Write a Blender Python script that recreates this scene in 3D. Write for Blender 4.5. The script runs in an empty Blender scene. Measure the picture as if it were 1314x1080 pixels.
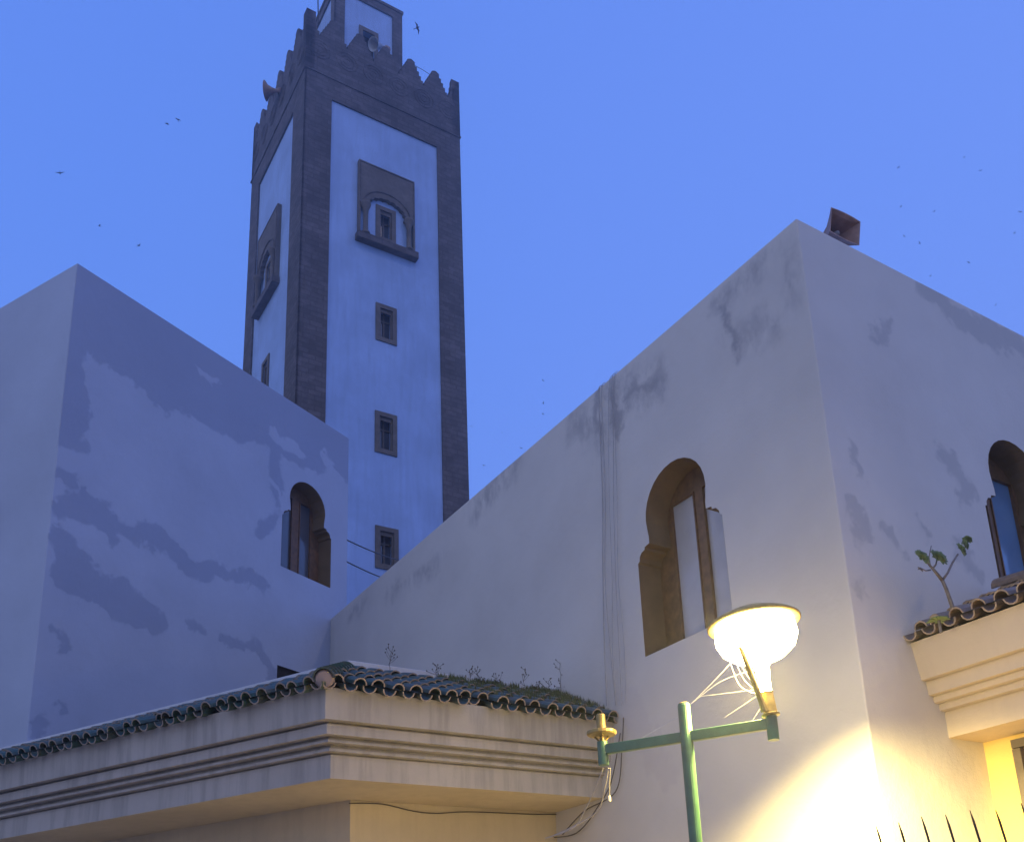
import bpy, bmesh, math, random
from mathutils import Vector, Matrix, noise
from mathutils.geometry import tessellate_polygon
V = Vector
random.seed(7)
scn = bpy.context.scene
COL = scn.collection
rad = math.radians

# ------------------------------------------------------------------ camera
FPX, PPX, PPY = 1293.8, 714.5, 873.7          # focal length and principal point of the (cropped) photo, px
PIT, ROL = rad(16.91), rad(-2.92)
CP = V((0, 0, 1.6))
_w = V((0, math.cos(PIT), math.sin(PIT)))
_r = V((1, 0, 0)); _u = V((0, -math.sin(PIT), math.cos(PIT)))
CR = _r * math.cos(ROL) + _u * math.sin(ROL)
CU = _u * math.cos(ROL) - _r * math.sin(ROL)
cam = bpy.data.cameras.new('camera'); camo = bpy.data.objects.new('camera', cam); COL.objects.link(camo)
m = Matrix((CR, CU, -_w)).transposed().to_4x4(); m.translation = CP
camo.matrix_world = m
cam.sensor_fit = 'HORIZONTAL'; cam.sensor_width = 36; cam.lens = FPX / 1314 * 36
cam.shift_x = (657 - PPX) / 1314; cam.shift_y = (PPY - 540) / 1314
cam.clip_start = 0.05; cam.clip_end = 2000
scn.camera = camo
scn.view_settings.view_transform = 'Standard'; scn.view_settings.look = 'None'
scn.view_settings.exposure = 0; scn.view_settings.gamma = 1

# ------------------------------------------------------------------ world: blue hour sky
wd = bpy.data.worlds.new('World'); scn.world = wd; wd.use_nodes = True
nt = wd.node_tree; N = nt.nodes; Lk = nt.links
N.clear()
wo = N.new('ShaderNodeOutputWorld'); bg = N.new('ShaderNodeBackground'); Lk.new(bg.outputs[0], wo.inputs[0])
tc = N.new('ShaderNodeTexCoord'); sx = N.new('ShaderNodeSeparateXYZ'); Lk.new(tc.outputs['Generated'], sx.inputs[0])
cr = N.new('ShaderNodeValToRGB'); Lk.new(sx.outputs['Z'], cr.inputs[0])
SKY = [(0.0, (.16, .27, .74)), (.12, (.18, .32, .96)), (.35, (.16, .325, .97)), (.62, (.125, .275, .89)), (1.0, (.10, .22, .78))]
cr.color_ramp.elements[0].position = SKY[0][0]; cr.color_ramp.elements[0].color = (*SKY[0][1], 1)
cr.color_ramp.elements[1].position = SKY[-1][0]; cr.color_ramp.elements[1].color = (*SKY[-1][1], 1)
for p, c in SKY[1:-1]:
    e = cr.color_ramp.elements.new(p); e.color = (*c, 1)
# the afterglow: the sky is paler on the side of the sunset (behind and left of the camera)
dt = N.new('ShaderNodeVectorMath'); dt.operation = 'DOT_PRODUCT'; Lk.new(tc.outputs['Generated'], dt.inputs[0])
dt.inputs[1].default_value = (-.60, -.80, .02)
mr = N.new('ShaderNodeMapRange'); Lk.new(dt.outputs['Value'], mr.inputs[0])
mr.inputs[1].default_value = .10; mr.inputs[2].default_value = 1; mr.inputs[3].default_value = 0; mr.inputs[4].default_value = .8
d2 = N.new('ShaderNodeVectorMath'); d2.operation = 'DOT_PRODUCT'; Lk.new(tc.outputs['Generated'], d2.inputs[0]); d2.inputs[1].default_value = (.8, .5, -.1)
m2 = N.new('ShaderNodeMapRange'); Lk.new(d2.outputs['Value'], m2.inputs[0]); m2.inputs[1].default_value = 0; m2.inputs[2].default_value = 1; m2.inputs[3].default_value = 0; m2.inputs[4].default_value = .45
m3 = N.new('ShaderNodeMix'); m3.data_type = 'RGBA'; Lk.new(m2.outputs[0], m3.inputs[0]); Lk.new(cr.outputs[0], m3.inputs[6]); m3.inputs[7].default_value = (.25, .38, 1.0, 1)
mx = N.new('ShaderNodeMix'); mx.data_type = 'RGBA'; Lk.new(mr.outputs[0], mx.inputs[0]); Lk.new(m3.outputs[2], mx.inputs[6])
mx.inputs[7].default_value = (.66, .70, .86, 1)
Lk.new(mx.outputs[2], bg.inputs[0]); bg.inputs[1].default_value = 1.10

# ------------------------------------------------------------------ warm parallel light added for an unseen street lamp, upper right
sd = V((-.304, .217, -.36)).normalized()
sl = bpy.data.lights.new('unseen_street_lamp', 'SUN'); sl.energy = .25; sl.angle = rad(2.5); sl.color = (1, .76, .52)
so = bpy.data.objects.new('unseen_street_lamp', sl); COL.objects.link(so); so.rotation_euler = sd.to_track_quat('-Z', 'Y').to_euler(); so.location = (10, 0, 20)

# ------------------------------------------------------------------ directions of the walls
def rect(a, b, c, d_): return [(a, c), (b, c), (b, d_), (a, d_)]
def H(a): return V((math.sin(a), math.cos(a), 0))
yb, ya = rad(-34.09), rad(28.88)
dB = H(yb); dC = H(yb + math.pi / 2); dA = H(ya); dD = H(ya - math.pi / 2)
oB = -dC; oC = -dB; oA = -dD; oD = -dA           # outward normals of the walls running along dB, dC, dA, dD
UZ = V((0, 0, 1))
def ray(x, y): return (_w + CR * ((x - PPX) / FPX) - CU * ((y - PPY) / FPX)).normalized()
def onpl(x, y, P, n): d = ray(x, y); return CP + d * ((P - CP).dot(n) / d.dot(n))
def onz(x, y, z): d = ray(x, y); return CP + d * ((z - CP.z) / d.z)
K = V((2.029, 6.439, 0)); A0 = V((-3.419, 14.489, 0)); F = V((-5.682, 10.387, 0))
P0 = V((-1.746, 7.476, 3.2)); P1 = V((.413, 8.828, 3.2))
T = V((-5.918, 21.189, 0)); TW = 4.6

# ------------------------------------------------------------------ node helpers
class G:
    def __init__(s, name):
        s.m = bpy.data.materials.new(name); s.m.use_nodes = True; s.nt = s.m.node_tree; s.nt.nodes.clear()
        s.out = s.n('ShaderNodeOutputMaterial'); s.b = s.n('ShaderNodeBsdfPrincipled'); s.l(s.b.outputs[0], s.out.inputs[0])
        s.pos = s.n('ShaderNodeNewGeometry').outputs['Position']
    def n(s, t): return s.nt.nodes.new(t)
    def l(s, a, b): s.nt.links.new(a, b)
    def setin(s, sock, v):
        if hasattr(v, 'is_linked') or hasattr(v, 'links'): s.l(v, sock)
        else: sock.default_value = v
    def math(s, op, a, b=0.0, c=0.0, clamp=False):
        n = s.n('ShaderNodeMath'); n.operation = op; n.use_clamp = clamp
        s.setin(n.inputs[0], a); s.setin(n.inputs[1], b); s.setin(n.inputs[2], c); return n.outputs[0]
    def vec(s, op, a, b=None, sc=None):
        n = s.n('ShaderNodeVectorMath'); n.operation = op; s.setin(n.inputs[0], a)
        if b is not None: s.setin(n.inputs[1], b)
        if sc is not None: s.setin(n.inputs[3], sc)
        return n.outputs['Value'] if op in ('DOT_PRODUCT', 'LENGTH') else n.outputs['Vector']
    def noise(s, scale, vec=None, detail=4, rough=.55, color=False):
        n = s.n('ShaderNodeTexNoise'); n.inputs['Scale'].default_value = scale; n.inputs['Detail'].default_value = detail
        n.inputs['Roughness'].default_value = rough; s.l(vec if vec is not None else s.pos, n.inputs['Vector'])
        return n.outputs['Color' if color else 'Fac']
    def rng(s, v, a, b, c=0.0, d=1.0, smooth=False):
        n = s.n('ShaderNodeMapRange'); s.setin(n.inputs[0], v)
        if smooth: n.interpolation_type = 'SMOOTHSTEP'
        for i, x in enumerate((a, b, c, d)): n.inputs[i + 1].default_value = x
        return n.outputs[0]
    def mix(s, f, a, b):
        n = s.n('ShaderNodeMix'); n.data_type = 'RGBA'; s.setin(n.inputs[0], f)
        for i, x in ((6, a), (7, b)):
            if isinstance(x, tuple): n.inputs[i].default_value = (*x[:3], 1)
            else: s.l(x, n.inputs[i])
        return n.outputs[2]
    def scaled(s, v, sc):
        n = s.n('ShaderNodeMapping'); s.l(v, n.inputs[0]); n.inputs['Scale'].default_value = sc; return n.outputs[0]
    def bump(s, h, strength=.3, dist=.02):
        n = s.n('ShaderNodeBump'); n.inputs['Strength'].default_value = strength; n.inputs['Distance'].default_value = dist
        s.l(h, n.inputs['Height']); s.l(n.outputs[0], s.b.inputs['Normal'])
    def fin(s, col, rough=.85, metal=0, spec=.3):
        s.setin(s.b.inputs['Base Color'], (*col[:3], 1) if isinstance(col, tuple) else col)
        s.setin(s.b.inputs['Roughness'], rough); s.b.inputs['Metallic'].default_value = metal
        s.b.inputs['Specular IOR Level'].default_value = spec; return s.m

def plain(name, col, rough=.6, metal=0, var=.12, scale=9, bump=0, spec=.4):
    g = G(name); f = g.noise(scale, detail=5)
    c = g.mix(g.rng(f, .3, .7), tuple(x * (1 - var) for x in col), tuple(min(1, x * (1 + var)) for x in col))
    if bump: g.bump(g.noise(scale * 6), bump, .01)
    return g.fin(c, rough, metal, spec)

def patch_field(g, O, d, items, ox=0.0):
    """signed distance to a union of capsules (s, z) on the wall through O along d; edges frayed by noise"""
    s_ = g.vec('DOT_PRODUCT', g.vec('SUBTRACT', g.pos, tuple(O)), tuple(d))
    z_ = g.n('ShaderNodeSeparateXYZ'); g.l(g.pos, z_.inputs[0])
    cb = g.n('ShaderNodeCombineXYZ'); g.l(s_, cb.inputs[0]); g.l(z_.outputs[2], cb.inputs[1])
    n1 = g.vec('SUBTRACT', g.noise(2.2, g.scaled(cb.outputs[0], (1, 1, 1)), detail=6, rough=.62, color=True), (.5, .5, .5))
    n2 = g.vec('SUBTRACT', g.noise(14, detail=5, rough=.7, color=True), (.5, .5, .5))
    p = g.vec('ADD', g.vec('ADD', cb.outputs[0], g.vec('MULTIPLY', n1, (.72, .72, 0))), g.vec('MULTIPLY', n2, (.12, .12, 0)))
    away = g.rng(g.vec('DOT_PRODUCT', g.n('ShaderNodeNewGeometry').outputs['True Normal'], (d.y, -d.x, 0)), -.6, .6)
    best = None
    for (a, b, r) in items:
        a = V((a[0], a[1], 0)); b = V((b[0], b[1], 0)); ba = b - a; L2 = max(ba.dot(ba), 1e-6)
        pa = g.vec('SUBTRACT', p, tuple(a))
        h = g.math('MULTIPLY', g.vec('DOT_PRODUCT', pa, tuple(ba)), 1 / L2, clamp=True)
        q = g.vec('SUBTRACT', pa, g.vec('SCALE', tuple(ba), sc=h))
        dd = g.math('SUBTRACT', g.vec('LENGTH', q), r)
        best = dd if best is None else g.math('SMOOTH_MIN', best, dd, .08)
    side = g.math('ABSOLUTE', g.math('SUBTRACT', away, .5))
    return g.math('ADD', best, g.math('MULTIPLY', g.math('LESS_THAN', side, .35), 9))

def plaster(name, base, dark=None, sets=(), mott=.06, rough=.9, streak=0.0, bump=.35, grain=0.0, brick=False):
    """sets: list of (O, d, capsules, softness, colour)"""
    g = G(name)
    f = g.noise(.9, detail=7, rough=.6)
    c = g.mix(g.rng(f, .3, .7), tuple(x * (1 - mott) for x in base), tuple(min(.95, x * (1 + mott)) for x in base))
    for (O, d, caps, soft, colr) in sets:
        fd = patch_field(g, O, d, caps)
        fac = g.rng(fd, soft, -soft, smooth=True)
        if soft > .1: fac = g.math('MULTIPLY', fac, g.rng(g.noise(5, g.scaled(g.pos, (1, 1, .6)), detail=8, rough=.7), .40, .58))
        c = g.mix(fac, c, g.mix(g.rng(f, .3, .7), tuple(x * .96 for x in colr), tuple(x * 1.04 for x in colr)))
    if streak:
        st = g.noise(1, g.scaled(g.pos, (9, 9, .7)), detail=5, rough=.65)
        c = g.mix(g.math('MULTIPLY', g.rng(st, .46, .64), streak), c, tuple(x * .62 for x in base))
    if brick:
        sb = g.vec('DOT_PRODUCT', g.pos, tuple(dC + dB)); zb_ = g.n('ShaderNodeSeparateXYZ'); g.l(g.pos, zb_.inputs[0])
        cb = g.n('ShaderNodeCombineXYZ'); g.l(sb, cb.inputs[0]); g.l(zb_.outputs[2], cb.inputs[1])
        bt = g.n('ShaderNodeTexBrick'); g.l(cb.outputs[0], bt.inputs['Vector']); bt.inputs['Scale'].default_value = 1; bt.inputs['Brick Width'].default_value = .34; bt.inputs['Row Height'].default_value = .14
        bt.inputs['Mortar Size'].default_value = .012; bt.inputs['Color1'].default_value = (.7, .7, .7, 1); bt.inputs['Color2'].default_value = (1.25, 1.25, 1.25, 1); bt.inputs['Mortar'].default_value = (.55, .55, .55, 1)
        mm = g.n('ShaderNodeMix'); mm.data_type = 'RGBA'; mm.blend_type = 'MULTIPLY'; mm.inputs[0].default_value = .8; g.l(c, mm.inputs[6]); g.l(bt.outputs['Color'], mm.inputs[7]); c = mm.outputs[2]
    if grain:
        c = g.mix(g.rng(g.noise(5.5, detail=6, rough=.75), .42, .62, 0, grain), c, tuple(x * .5 for x in base))
        c = g.mix(g.rng(g.noise(2.1, g.scaled(g.pos, (1, 1, 1.7)), detail=5, rough=.7), .52, .68, 0, grain * .8), c, tuple(min(1, x * 1.7) for x in base))
    fine = g.noise(60, detail=4); big = g.noise(7, detail=6, rough=.6)
    wav = g.noise(1.7, detail=3)
    g.bump(g.math('ADD', g.math('ADD', g.math('MULTIPLY', fine, .22), g.math('MULTIPLY', big, .9)), g.math('MULTIPLY', wav, 2.2)), bump, .014)
    c = g.mix(g.rng(g.noise(150, detail=2), .35, .65, 0, .10), c, tuple(x * .7 for x in base))
    return g.fin(c, rough, spec=.2)

# ------------------------------------------------------------------ mesh helpers
class MB:
    def __init__(s): s.bm = bmesh.new()
    def face(s, pts):
        try: return s.bm.faces.new([s.bm.verts.new(p) for p in pts])
        except Exception: return None
    def grid(s, rows, closed=False, caps=False):
        R = [[s.bm.verts.new(p) for p in r] for r in rows]
        n = len(R[0])
        for i in range(len(R) - 1):
            for j in range(n if closed else n - 1):
                k = (j + 1) % n
                s.bm.faces.new((R[i][j], R[i][k], R[i + 1][k], R[i + 1][j]))
        if caps:
            s.bm.faces.new(list(reversed(R[0]))); s.bm.faces.new(R[-1])
        return R
    def box(s, c, ax, ay, az, sx, sy, sz):
        """c = centre, sizes are full lengths"""
        c = V(c); X = V(ax) * sx / 2; Y = V(ay) * sy / 2; Z = V(az) * sz / 2
        vs = [s.bm.verts.new(c + X * i + Y * j + Z * k) for i in (-1, 1) for j in (-1, 1) for k in (-1, 1)]
        for f in ((0, 1, 3, 2), (4, 6, 7, 5), (0, 4, 5, 1), (2, 3, 7, 6), (0, 2, 6, 4), (1, 5, 7, 3)):
            s.bm.faces.new([vs[i] for i in f])
    def tube(s, pts, r, seg=8, caps=True):
        pts = [V(p) for p in pts]; rs = r if isinstance(r, (list, tuple)) else [r] * len(pts)
        rows = []; prev = None
        for i, p in enumerate(pts):
            t = (pts[min(i + 1, len(pts) - 1)] - pts[max(i - 1, 0)]).normalized()
            if prev is None:
                a = t.cross(UZ if abs(t.z) < .9 else V((1, 0, 0))).normalized()
            else:
                a = (prev - t * prev.dot(t)).normalized()
            prev = a; b = t.cross(a)
            rows.append([p + a * math.cos(k * math.tau / seg) * rs[i] + b * math.sin(k * math.tau / seg) * rs[i] for k in range(seg)])
        s.grid(rows, True, caps)
    def lathe(s, base, prof, axis=UZ, seg=24, caps=True):
        axis = V(axis).normalized(); a = axis.cross(V((1, 0, 0)) if abs(axis.x) < .9 else V((0, 1, 0))).normalized(); b = axis.cross(a)
        rows = [[V(base) + axis * h + a * math.cos(k * math.tau / seg) * r + b * math.sin(k * math.tau / seg) * r for k in range(seg)] for r, h in prof]
        s.grid(rows, True, caps)
    def prism(s, O, d, n, outline, holes=(), t=.1, back=True):
        """plate in the plane (O, d, Z), outline and holes as (s, z) loops, front at O, thickness t along n"""
        O = V(O); P = lambda q, off=0: O + d * q[0] + UZ * q[1] + n * off
        loops = [list(outline)] + [list(h) for h in holes]
        flat = [q for lp in loops for q in lp]
        tris = tessellate_polygon([[V((q[0], q[1], 0)) for q in lp] for lp in loops])
        fr = [s.bm.verts.new(P(q)) for q in flat]; bk = [s.bm.verts.new(P(q, t)) for q in flat]
        for tr in tris:
            try: s.bm.faces.new([fr[i] for i in tr])
            except Exception: pass
            if back:
                try: s.bm.faces.new([bk[i] for i in reversed(tr)])
                except Exception: pass
        k = 0
        for lp in loops:
            m_ = len(lp)
            for i in range(m_):
                j = (i + 1) % m_
                s.bm.faces.new((fr[k + i], fr[k + j], bk[k + j], bk[k + i]))
            k += m_
    def sweep(s, path, prof):
        """sweep prof [(u, z)] along a horizontal path of (point, miter vector); open ends capped"""
        rows = [[V(p) + V(mv) * u + UZ * z for (u, z) in prof] for p, mv in path]
        R = s.grid(rows)
    def build(s, name, mat, parent=None, loc=None, smooth=False, bevel=0, recalc=True):
        if recalc: bmesh.ops.recalc_face_normals(s.bm, faces=s.bm.faces)
        base = parent_base(parent) if parent else V(loc if loc is not None else (0, 0, 0))
        bmesh.ops.translate(s.bm, verts=s.bm.verts, vec=-base)
        me = bpy.data.meshes.new(name); s.bm.to_mesh(me); s.bm.free()
        if smooth:
            for p in me.polygons: p.use_smooth = True
        me.materials.append(mat)
        o = bpy.data.objects.new(name, me); COL.objects.link(o)
        if parent: o.parent = parent
        else: o.location = base
        if bevel:
            bv = o.modifiers.new('bevel', 'BEVEL'); bv.width = bevel; bv.segments = 2; bv.limit_method = 'ANGLE'; bv.angle_limit = rad(40)
        return o
BASES = {}
def parent_base(p):
    while p.parent: p = p.parent
    return V(p.location)
def thing(name, label, cat, loc, group=None):
    o = bpy.data.objects.new(name, None); COL.objects.link(o); o.location = V(loc); o.empty_display_size = .2
    return tag(o, label, cat, group)
def tag(o, label=None, cat=None, group=None, kind=None):
    if label: o['label'] = label
    if cat: o['category'] = cat
    if group: o['group'] = group
    if kind: o['kind'] = kind
    return o

# ------------------------------------------------------------------ surface stains traced on the walls (s along the wall, z)
def capsA(lst): return [((( onpl(*a, F, oA) - F).dot(dA), onpl(*a, F, oA).z), ((onpl(*b, F, oA) - F).dot(dA), onpl(*b, F, oA).z), r) for a, b, r in lst]
def capsB(lst): return [(((onpl(*a, K, oB) - K).dot(dB), onpl(*a, K, oB).z), ((onpl(*b, K, oB) - K).dot(dB), onpl(*b, K, oB).z), r) for a, b, r in lst]
def capsC(lst): return [(((onpl(*a, K, oC) - K).dot(dC), onpl(*a, K, oC).z), ((onpl(*b, K, oC) - K).dot(dC), onpl(*b, K, oC).z), r) for a, b, r in lst]
darkA = capsA([((92, 345), (300, 470), .35), ((300, 470), (446, 566), .28), ((95, 400), (90, 560), .22), ((125, 400), (210, 470), .60), ((205, 460), (300, 520), .55), ((290, 510), (400, 570), .50), ((400, 560), (450, 600), .35),
    ((355, 590), (355, 640), .13), ((78, 612), (92, 622), .12), ((85, 655), (140, 662), .17), ((115, 645), (140, 690), .12),
    ((165, 672), (250, 722), .15), ((250, 722), (340, 750), .13), ((80, 700), (100, 740), .20), ((90, 735), (150, 775), .22), ((150, 765), (200, 800), .18),
    ((75, 815), (78, 828), .07), ((243, 800), (262, 808), .06), ((290, 822), (330, 832), .08), ((335, 835), (352, 870), .10), ((335, 690), (350, 660), .12), ((75, 905), (78, 915), .05), ((45, 930), (52, 938), .07)])
lightA = capsA([((262, 472), (275, 490), .06), ((350, 560), (385, 580), .09), ((415, 590), (425, 605), .10), ((350, 620), (365, 650), .06), ((125, 490), (135, 500), .06)])
darkC = capsC([((1095, 575), (1100, 600), .06), ((1095, 660), (1110, 690), .08), ((1140, 690), (1150, 705), .05), ((1215, 585), (1240, 640), .10), ((1112, 420), (1150, 430), .05), ((1190, 375), (1314, 450), .13), ((1230, 700), (1250, 730), .08), ((1178, 668), (1190, 690), .04), ((1105, 750), (1108, 760), .05)])
smokeB = capsB([((925, 390), (975, 350), .12), ((930, 430), (985, 420), .07), ((1005, 340), (1020, 380), .08), ((790, 490), (850, 480), .13), ((800, 520), (825, 510), .10), ((740, 545), (770, 560), .13), ((610, 650), (660, 590), .16), ((450, 790), (470, 770), .1), ((500, 760), (560, 730), .08)])
wetB = capsB([((800, 900), (835, 960), .13), ((835, 960), (865, 1010), .12)])
smokeB2 = capsB([((930, 400), (950, 440), .05), ((765, 500), (768, 550), .05), ((785, 510), (790, 560), .05), ((805, 500), (840, 485), .05)])

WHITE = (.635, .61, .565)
M = {}
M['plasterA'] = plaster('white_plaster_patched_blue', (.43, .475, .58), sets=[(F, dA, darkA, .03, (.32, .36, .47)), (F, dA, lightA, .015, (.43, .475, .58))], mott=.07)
M['plasterB'] = plaster('white_plaster_stained', WHITE, sets=[(K, dB, smokeB, .16, (.42, .41, .40)), (K, dB, smokeB2, .06, (.38, .37, .37)), (K, dB, wetB, .03, (.60, .57, .54)), (K, dC, darkC, .04, (.50, .49, .47))], mott=.07)
M['tower_white_sky_tint'] = plaster('tower_white_plaster_sky_tint', (.355, .475, .72), mott=.14, streak=.22)  # white plaster; the blue of open-sky light is tinted into its base colour
M['stone'] = plaster('brown_cut_stone', (.135, .115, .115), mott=.25, bump=.6, grain=.5, brick=True)
M['stone_light'] = plaster('grey_brown_frame_stone', (.165, .14, .125), mott=.12, grain=.45)
M['cornice'] = plaster('grey_cornice_plaster', (.46, .425, .38), mott=.14, streak=.6)
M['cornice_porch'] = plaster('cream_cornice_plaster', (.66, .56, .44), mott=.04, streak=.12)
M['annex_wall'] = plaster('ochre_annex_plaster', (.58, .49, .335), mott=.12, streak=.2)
M['curb'] = plaster('pale_roof_curb', (.62, .62, .63), mott=.10)
M['roofing'] = plaster('grey_roof_screed', (.33, .32, .31), mott=.2)
M['wood'] = plain('brown_varnished_wood', (.16, .085, .04), .45, var=.3, scale=14)
M['reveal'] = plain('brown_painted_reveal', (.20, .135, .075), .6, var=.18, scale=5)
M['dark_metal'] = plain('dark_iron', (.03, .028, .026), .5, .3, var=.3)
M['green_paint'] = plain('green_lamp_paint', (.045, .135, .085), .42, 0, var=.2, scale=16, bump=.15, spec=.6)
M['brass'] = plain('yellowed_lamp_metal', (.34, .25, .09), .42, .35, var=.3, scale=22)
M['hornmetal'] = plain('grey_brown_horn_paint', (.33, .21, .17), .5, .1, var=.25, scale=12)
M['hornpale'] = plain('pale_horn_paint', (.36, .36, .38), .5, .1)
M['cable'] = plain('grey_cable_sheath', (.38, .37, .37), .6)
M['cable_dark'] = plain('dark_cable_sheath', (.06, .05, .045), .6)
M['web'] = plain('pale_cobweb_thread', (.85, .83, .78), .6)
M['bird'] = plain('dark_feathers', (.04, .04, .06), .8)
M['stem'] = plain('grey_succulent_stem', (.20, .17, .15), .8, var=.25, scale=40)
M['drystem'] = plain('dry_brown_stalks', (.10, .08, .06), .9, var=.3)
M['leaf'] = plain('green_succulent_leaf', (.16, .23, .09), .5, var=.35, scale=20)
M['moss'] = plain('olive_moss', (.10, .12, .05), .95, var=.4, scale=25)
M['asphalt'] = plain('grey_street_paving', (.34, .31, .28), .85, var=.2, scale=3)
M['dark_room'] = plain('dark_interior', (.025, .022, .022), .9)

def glass(name, tint, rough=.12):
    g = G(name); f = g.noise(3, detail=3)
    g.b.inputs['Coat Weight'].default_value = .6; g.b.inputs['Coat Roughness'].default_value = .05
    return g.fin(g.mix(g.rng(f, .3, .7), tint, tuple(x * 1.25 for x in tint)), rough, 0, .8)
M['glass_pale'] = glass('frosted_pale_glass', (.40, .40, .40), .4)
M['glass_dark'] = glass('dark_window_glass', (.07, .075, .09), .15)
M['glass_blue'] = glass('blue_reflecting_glass', (.10, .22, .38), .10)

def tilemat(name, glaze, clay, amount):
    g = G(name); g1 = g.noise(5, detail=6, rough=.7); g2 = g.noise(32, detail=4)
    c = g.mix(g.rng(g1, .5 - amount * .25, .62 - amount * .1), glaze, clay)
    c = g.mix(g.rng(g2, .35, .7, 0, .6), c, tuple(x * .45 for x in clay))
    g.bump(g2, .3, .01)
    return g.fin(c, .45, 0, .5)
M['tile_green'] = tilemat('green_glazed_tiles', (.035, .10, .085), (.09, .10, .08), .12)
M['tile_clay'] = tilemat('weathered_clay_tiles', (.17, .14, .10), (.24, .17, .12), .5)

M['tile_rim'] = plain('pale_clay_tile_rim', (.33, .26, .21), .8, var=.25, scale=30)
g = G('lit_lamp_glass'); em = g.n('ShaderNodeEmission'); em.inputs[0].default_value = (1, .76, .33, 1); em.inputs[1].default_value = 80
g.l(em.outputs[0], g.out.inputs[0]); M['lit'] = g.m

# ------------------------------------------------------------------ ground
mb = MB(); mb.face([(-90, -60, 0), (90, -60, 0), (90, 120, 0), (-90, 120, 0)])
tag(mb.build('ground', M['asphalt']), kind='structure')

# ------------------------------------------------------------------ plan walls with openings
def walls(path, z0, z1, holes, th=.28, rc=.014, rt=.018, closed=False, reveals=True):
    """path: plan points in order with outward side on the right of travel; holes {segment index: [(s,z) loops]}"""
    mb = MB(); n = len(path); segs = n if closed else n - 1
    P = [V((p[0], p[1], 0)) for p in path]
    D = [(P[(i + 1) % n] - P[i]).normalized() for i in range(segs)]
    out = [V((d.y, -d.x, 0)) for d in D]
    ring = []                                        # (point, outward miter)
    for i in range(segs):
        L = (P[(i + 1) % n] - P[i]).length
        s0 = rc if (closed or i > 0) else 0; s1 = L - (rc if (closed or i < segs - 1) else 0)
        ol = [(s0, z0), (s1, z0), (s1, z1 - rt), (s0, z1 - rt)]
        O = P[i]; hl = holes.get(i, [])
        loops = [ol] + hl; flat = [q for lp in loops for q in lp]
        tris = tessellate_polygon([[V((q[0], q[1], 0)) for q in lp] for lp in loops])
        vs = [mb.bm.verts.new(O + D[i] * q[0] + UZ * q[1]) for q in flat]
        for t in tris:
            try: mb.bm.faces.new([vs[k] for k in t])
            except Exception: pass
        for lp in (hl if reveals else []):
            for a, b in zip(lp, lp[1:] + lp[:1]):
                pa = O + D[i] * a[0] + UZ * a[1]; pb = O + D[i] * b[0] + UZ * b[1]
                mb.face([pa, pb, pb - out[i] * th, pa - out[i] * th])
        ring.append((O + D[i] * s0, out[i])); ring.append((O + D[i] * s1, out[i]))
        if closed or i < segs - 1:
            j = (i + 1) % segs; c = P[(i + 1) % n]
            a = c - D[i] * rc; b = c + D[j] * rc
            arc = [a * (1 - t) ** 2 + c * 2 * t * (1 - t) + b * t * t for t in (.25, .5, .75)]
            ns = [(out[i] * (1 - t) + out[j] * t).normalized() for t in (.25, .5, .75)]
            ring += list(zip(arc, ns))
            pts = [a] + arc + [b]
            mb.grid([[p + UZ * z for p in pts] for z in (z0, z1 - rt)])
    if closed: ring.append(ring[0])
    prof = [(0, z1 - rt)] + [(-rt * (1 - math.cos(t)), z1 - rt + rt * math.sin(t)) for t in (rad(30), rad(60), rad(90))] + [(-th, z1), (-th, z1 - .45)]
    mb.grid([[p + nn * u + UZ * z for (u, z) in prof] for p, nn in ring])
    bmesh.ops.remove_doubles(mb.bm, verts=mb.bm.verts, dist=.0006)
    return mb

def keyhole(sc, z0, w=.55, hl=.87, wa=.385, seg=16):
    """horseshoe opening: wide below, moulded step, narrower round arch"""
    right = [(w, 0), (w, hl), (w - .025, hl + .012), (w - .03, hl + .05), (w - .06, hl + .085), (w - .105, hl + .095), (w - .11, hl + .12), (wa - .012, hl + .13), (wa - .012, hl + .19)]
    zc = hl + .355
    arc = [(math.cos(a) * wa * 1.03, zc + math.sin(a) * wa) for a in [rad(-14 + 208 * k / seg) for k in range(seg + 1)]]
    left = [(-x, z) for x, z in reversed(right)]
    return [(sc + x, z0 + z) for x, z in right + arc + left]

def arched_window(O, d, o, sc, z0, parent, gl, w=.55, hl=.87, wa=.385, depth=.28, stile=(-.075, .075)):
    """painted reveal, double casement of brown joinery, a pane in each leaf"""
    ol = keyhole(sc, z0, w, hl, wa)
    r = MB()
    rows = [[O + d * x + UZ * z - o * t for x, z in ol] for t in (-.0015, depth)]
    r.grid(rows, True)
    r.build('reveal', M['reveal'], parent)
    t0, t1 = z0 + .10, z0 + hl + .53
    holes = [rect(sc - .335, sc + stile[0], t0, t1), rect(sc + stile[1], sc + .335, t0, t1)]
    f = MB(); f.prism(O - o * (depth - .03), d, -o, keyhole(sc, z0, w - .002, hl, wa - .002), holes, .06)
    fr = f.build('window_frame', M['wood'], parent)
    for k in (-1, 1):
        x0, x1 = ((-.335, stile[0]) if k < 0 else (stile[1], .335)); c = sc + (x0 + x1) / 2; hw_ = (x1 - x0) / 2 - .002; m_ = MB(); e_ = .014
        m_.prism(O - o * (depth - .042), d, -o, rect(c - hw_, c + hw_, t0 + .002, t1 - .002), [rect(c - hw_ + e_, c + hw_ - e_, t0 + e_, t1 - e_)], .03)
        m_.build('casement', M['wood'], fr)
        p = MB(); p.box(O + d * c + UZ * (t0 + t1) / 2 - o * (depth - .008), d, o, UZ, 2 * hw_ - .002, .006, t1 - t0 - .004); p.build('pane', gl, fr)

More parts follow.
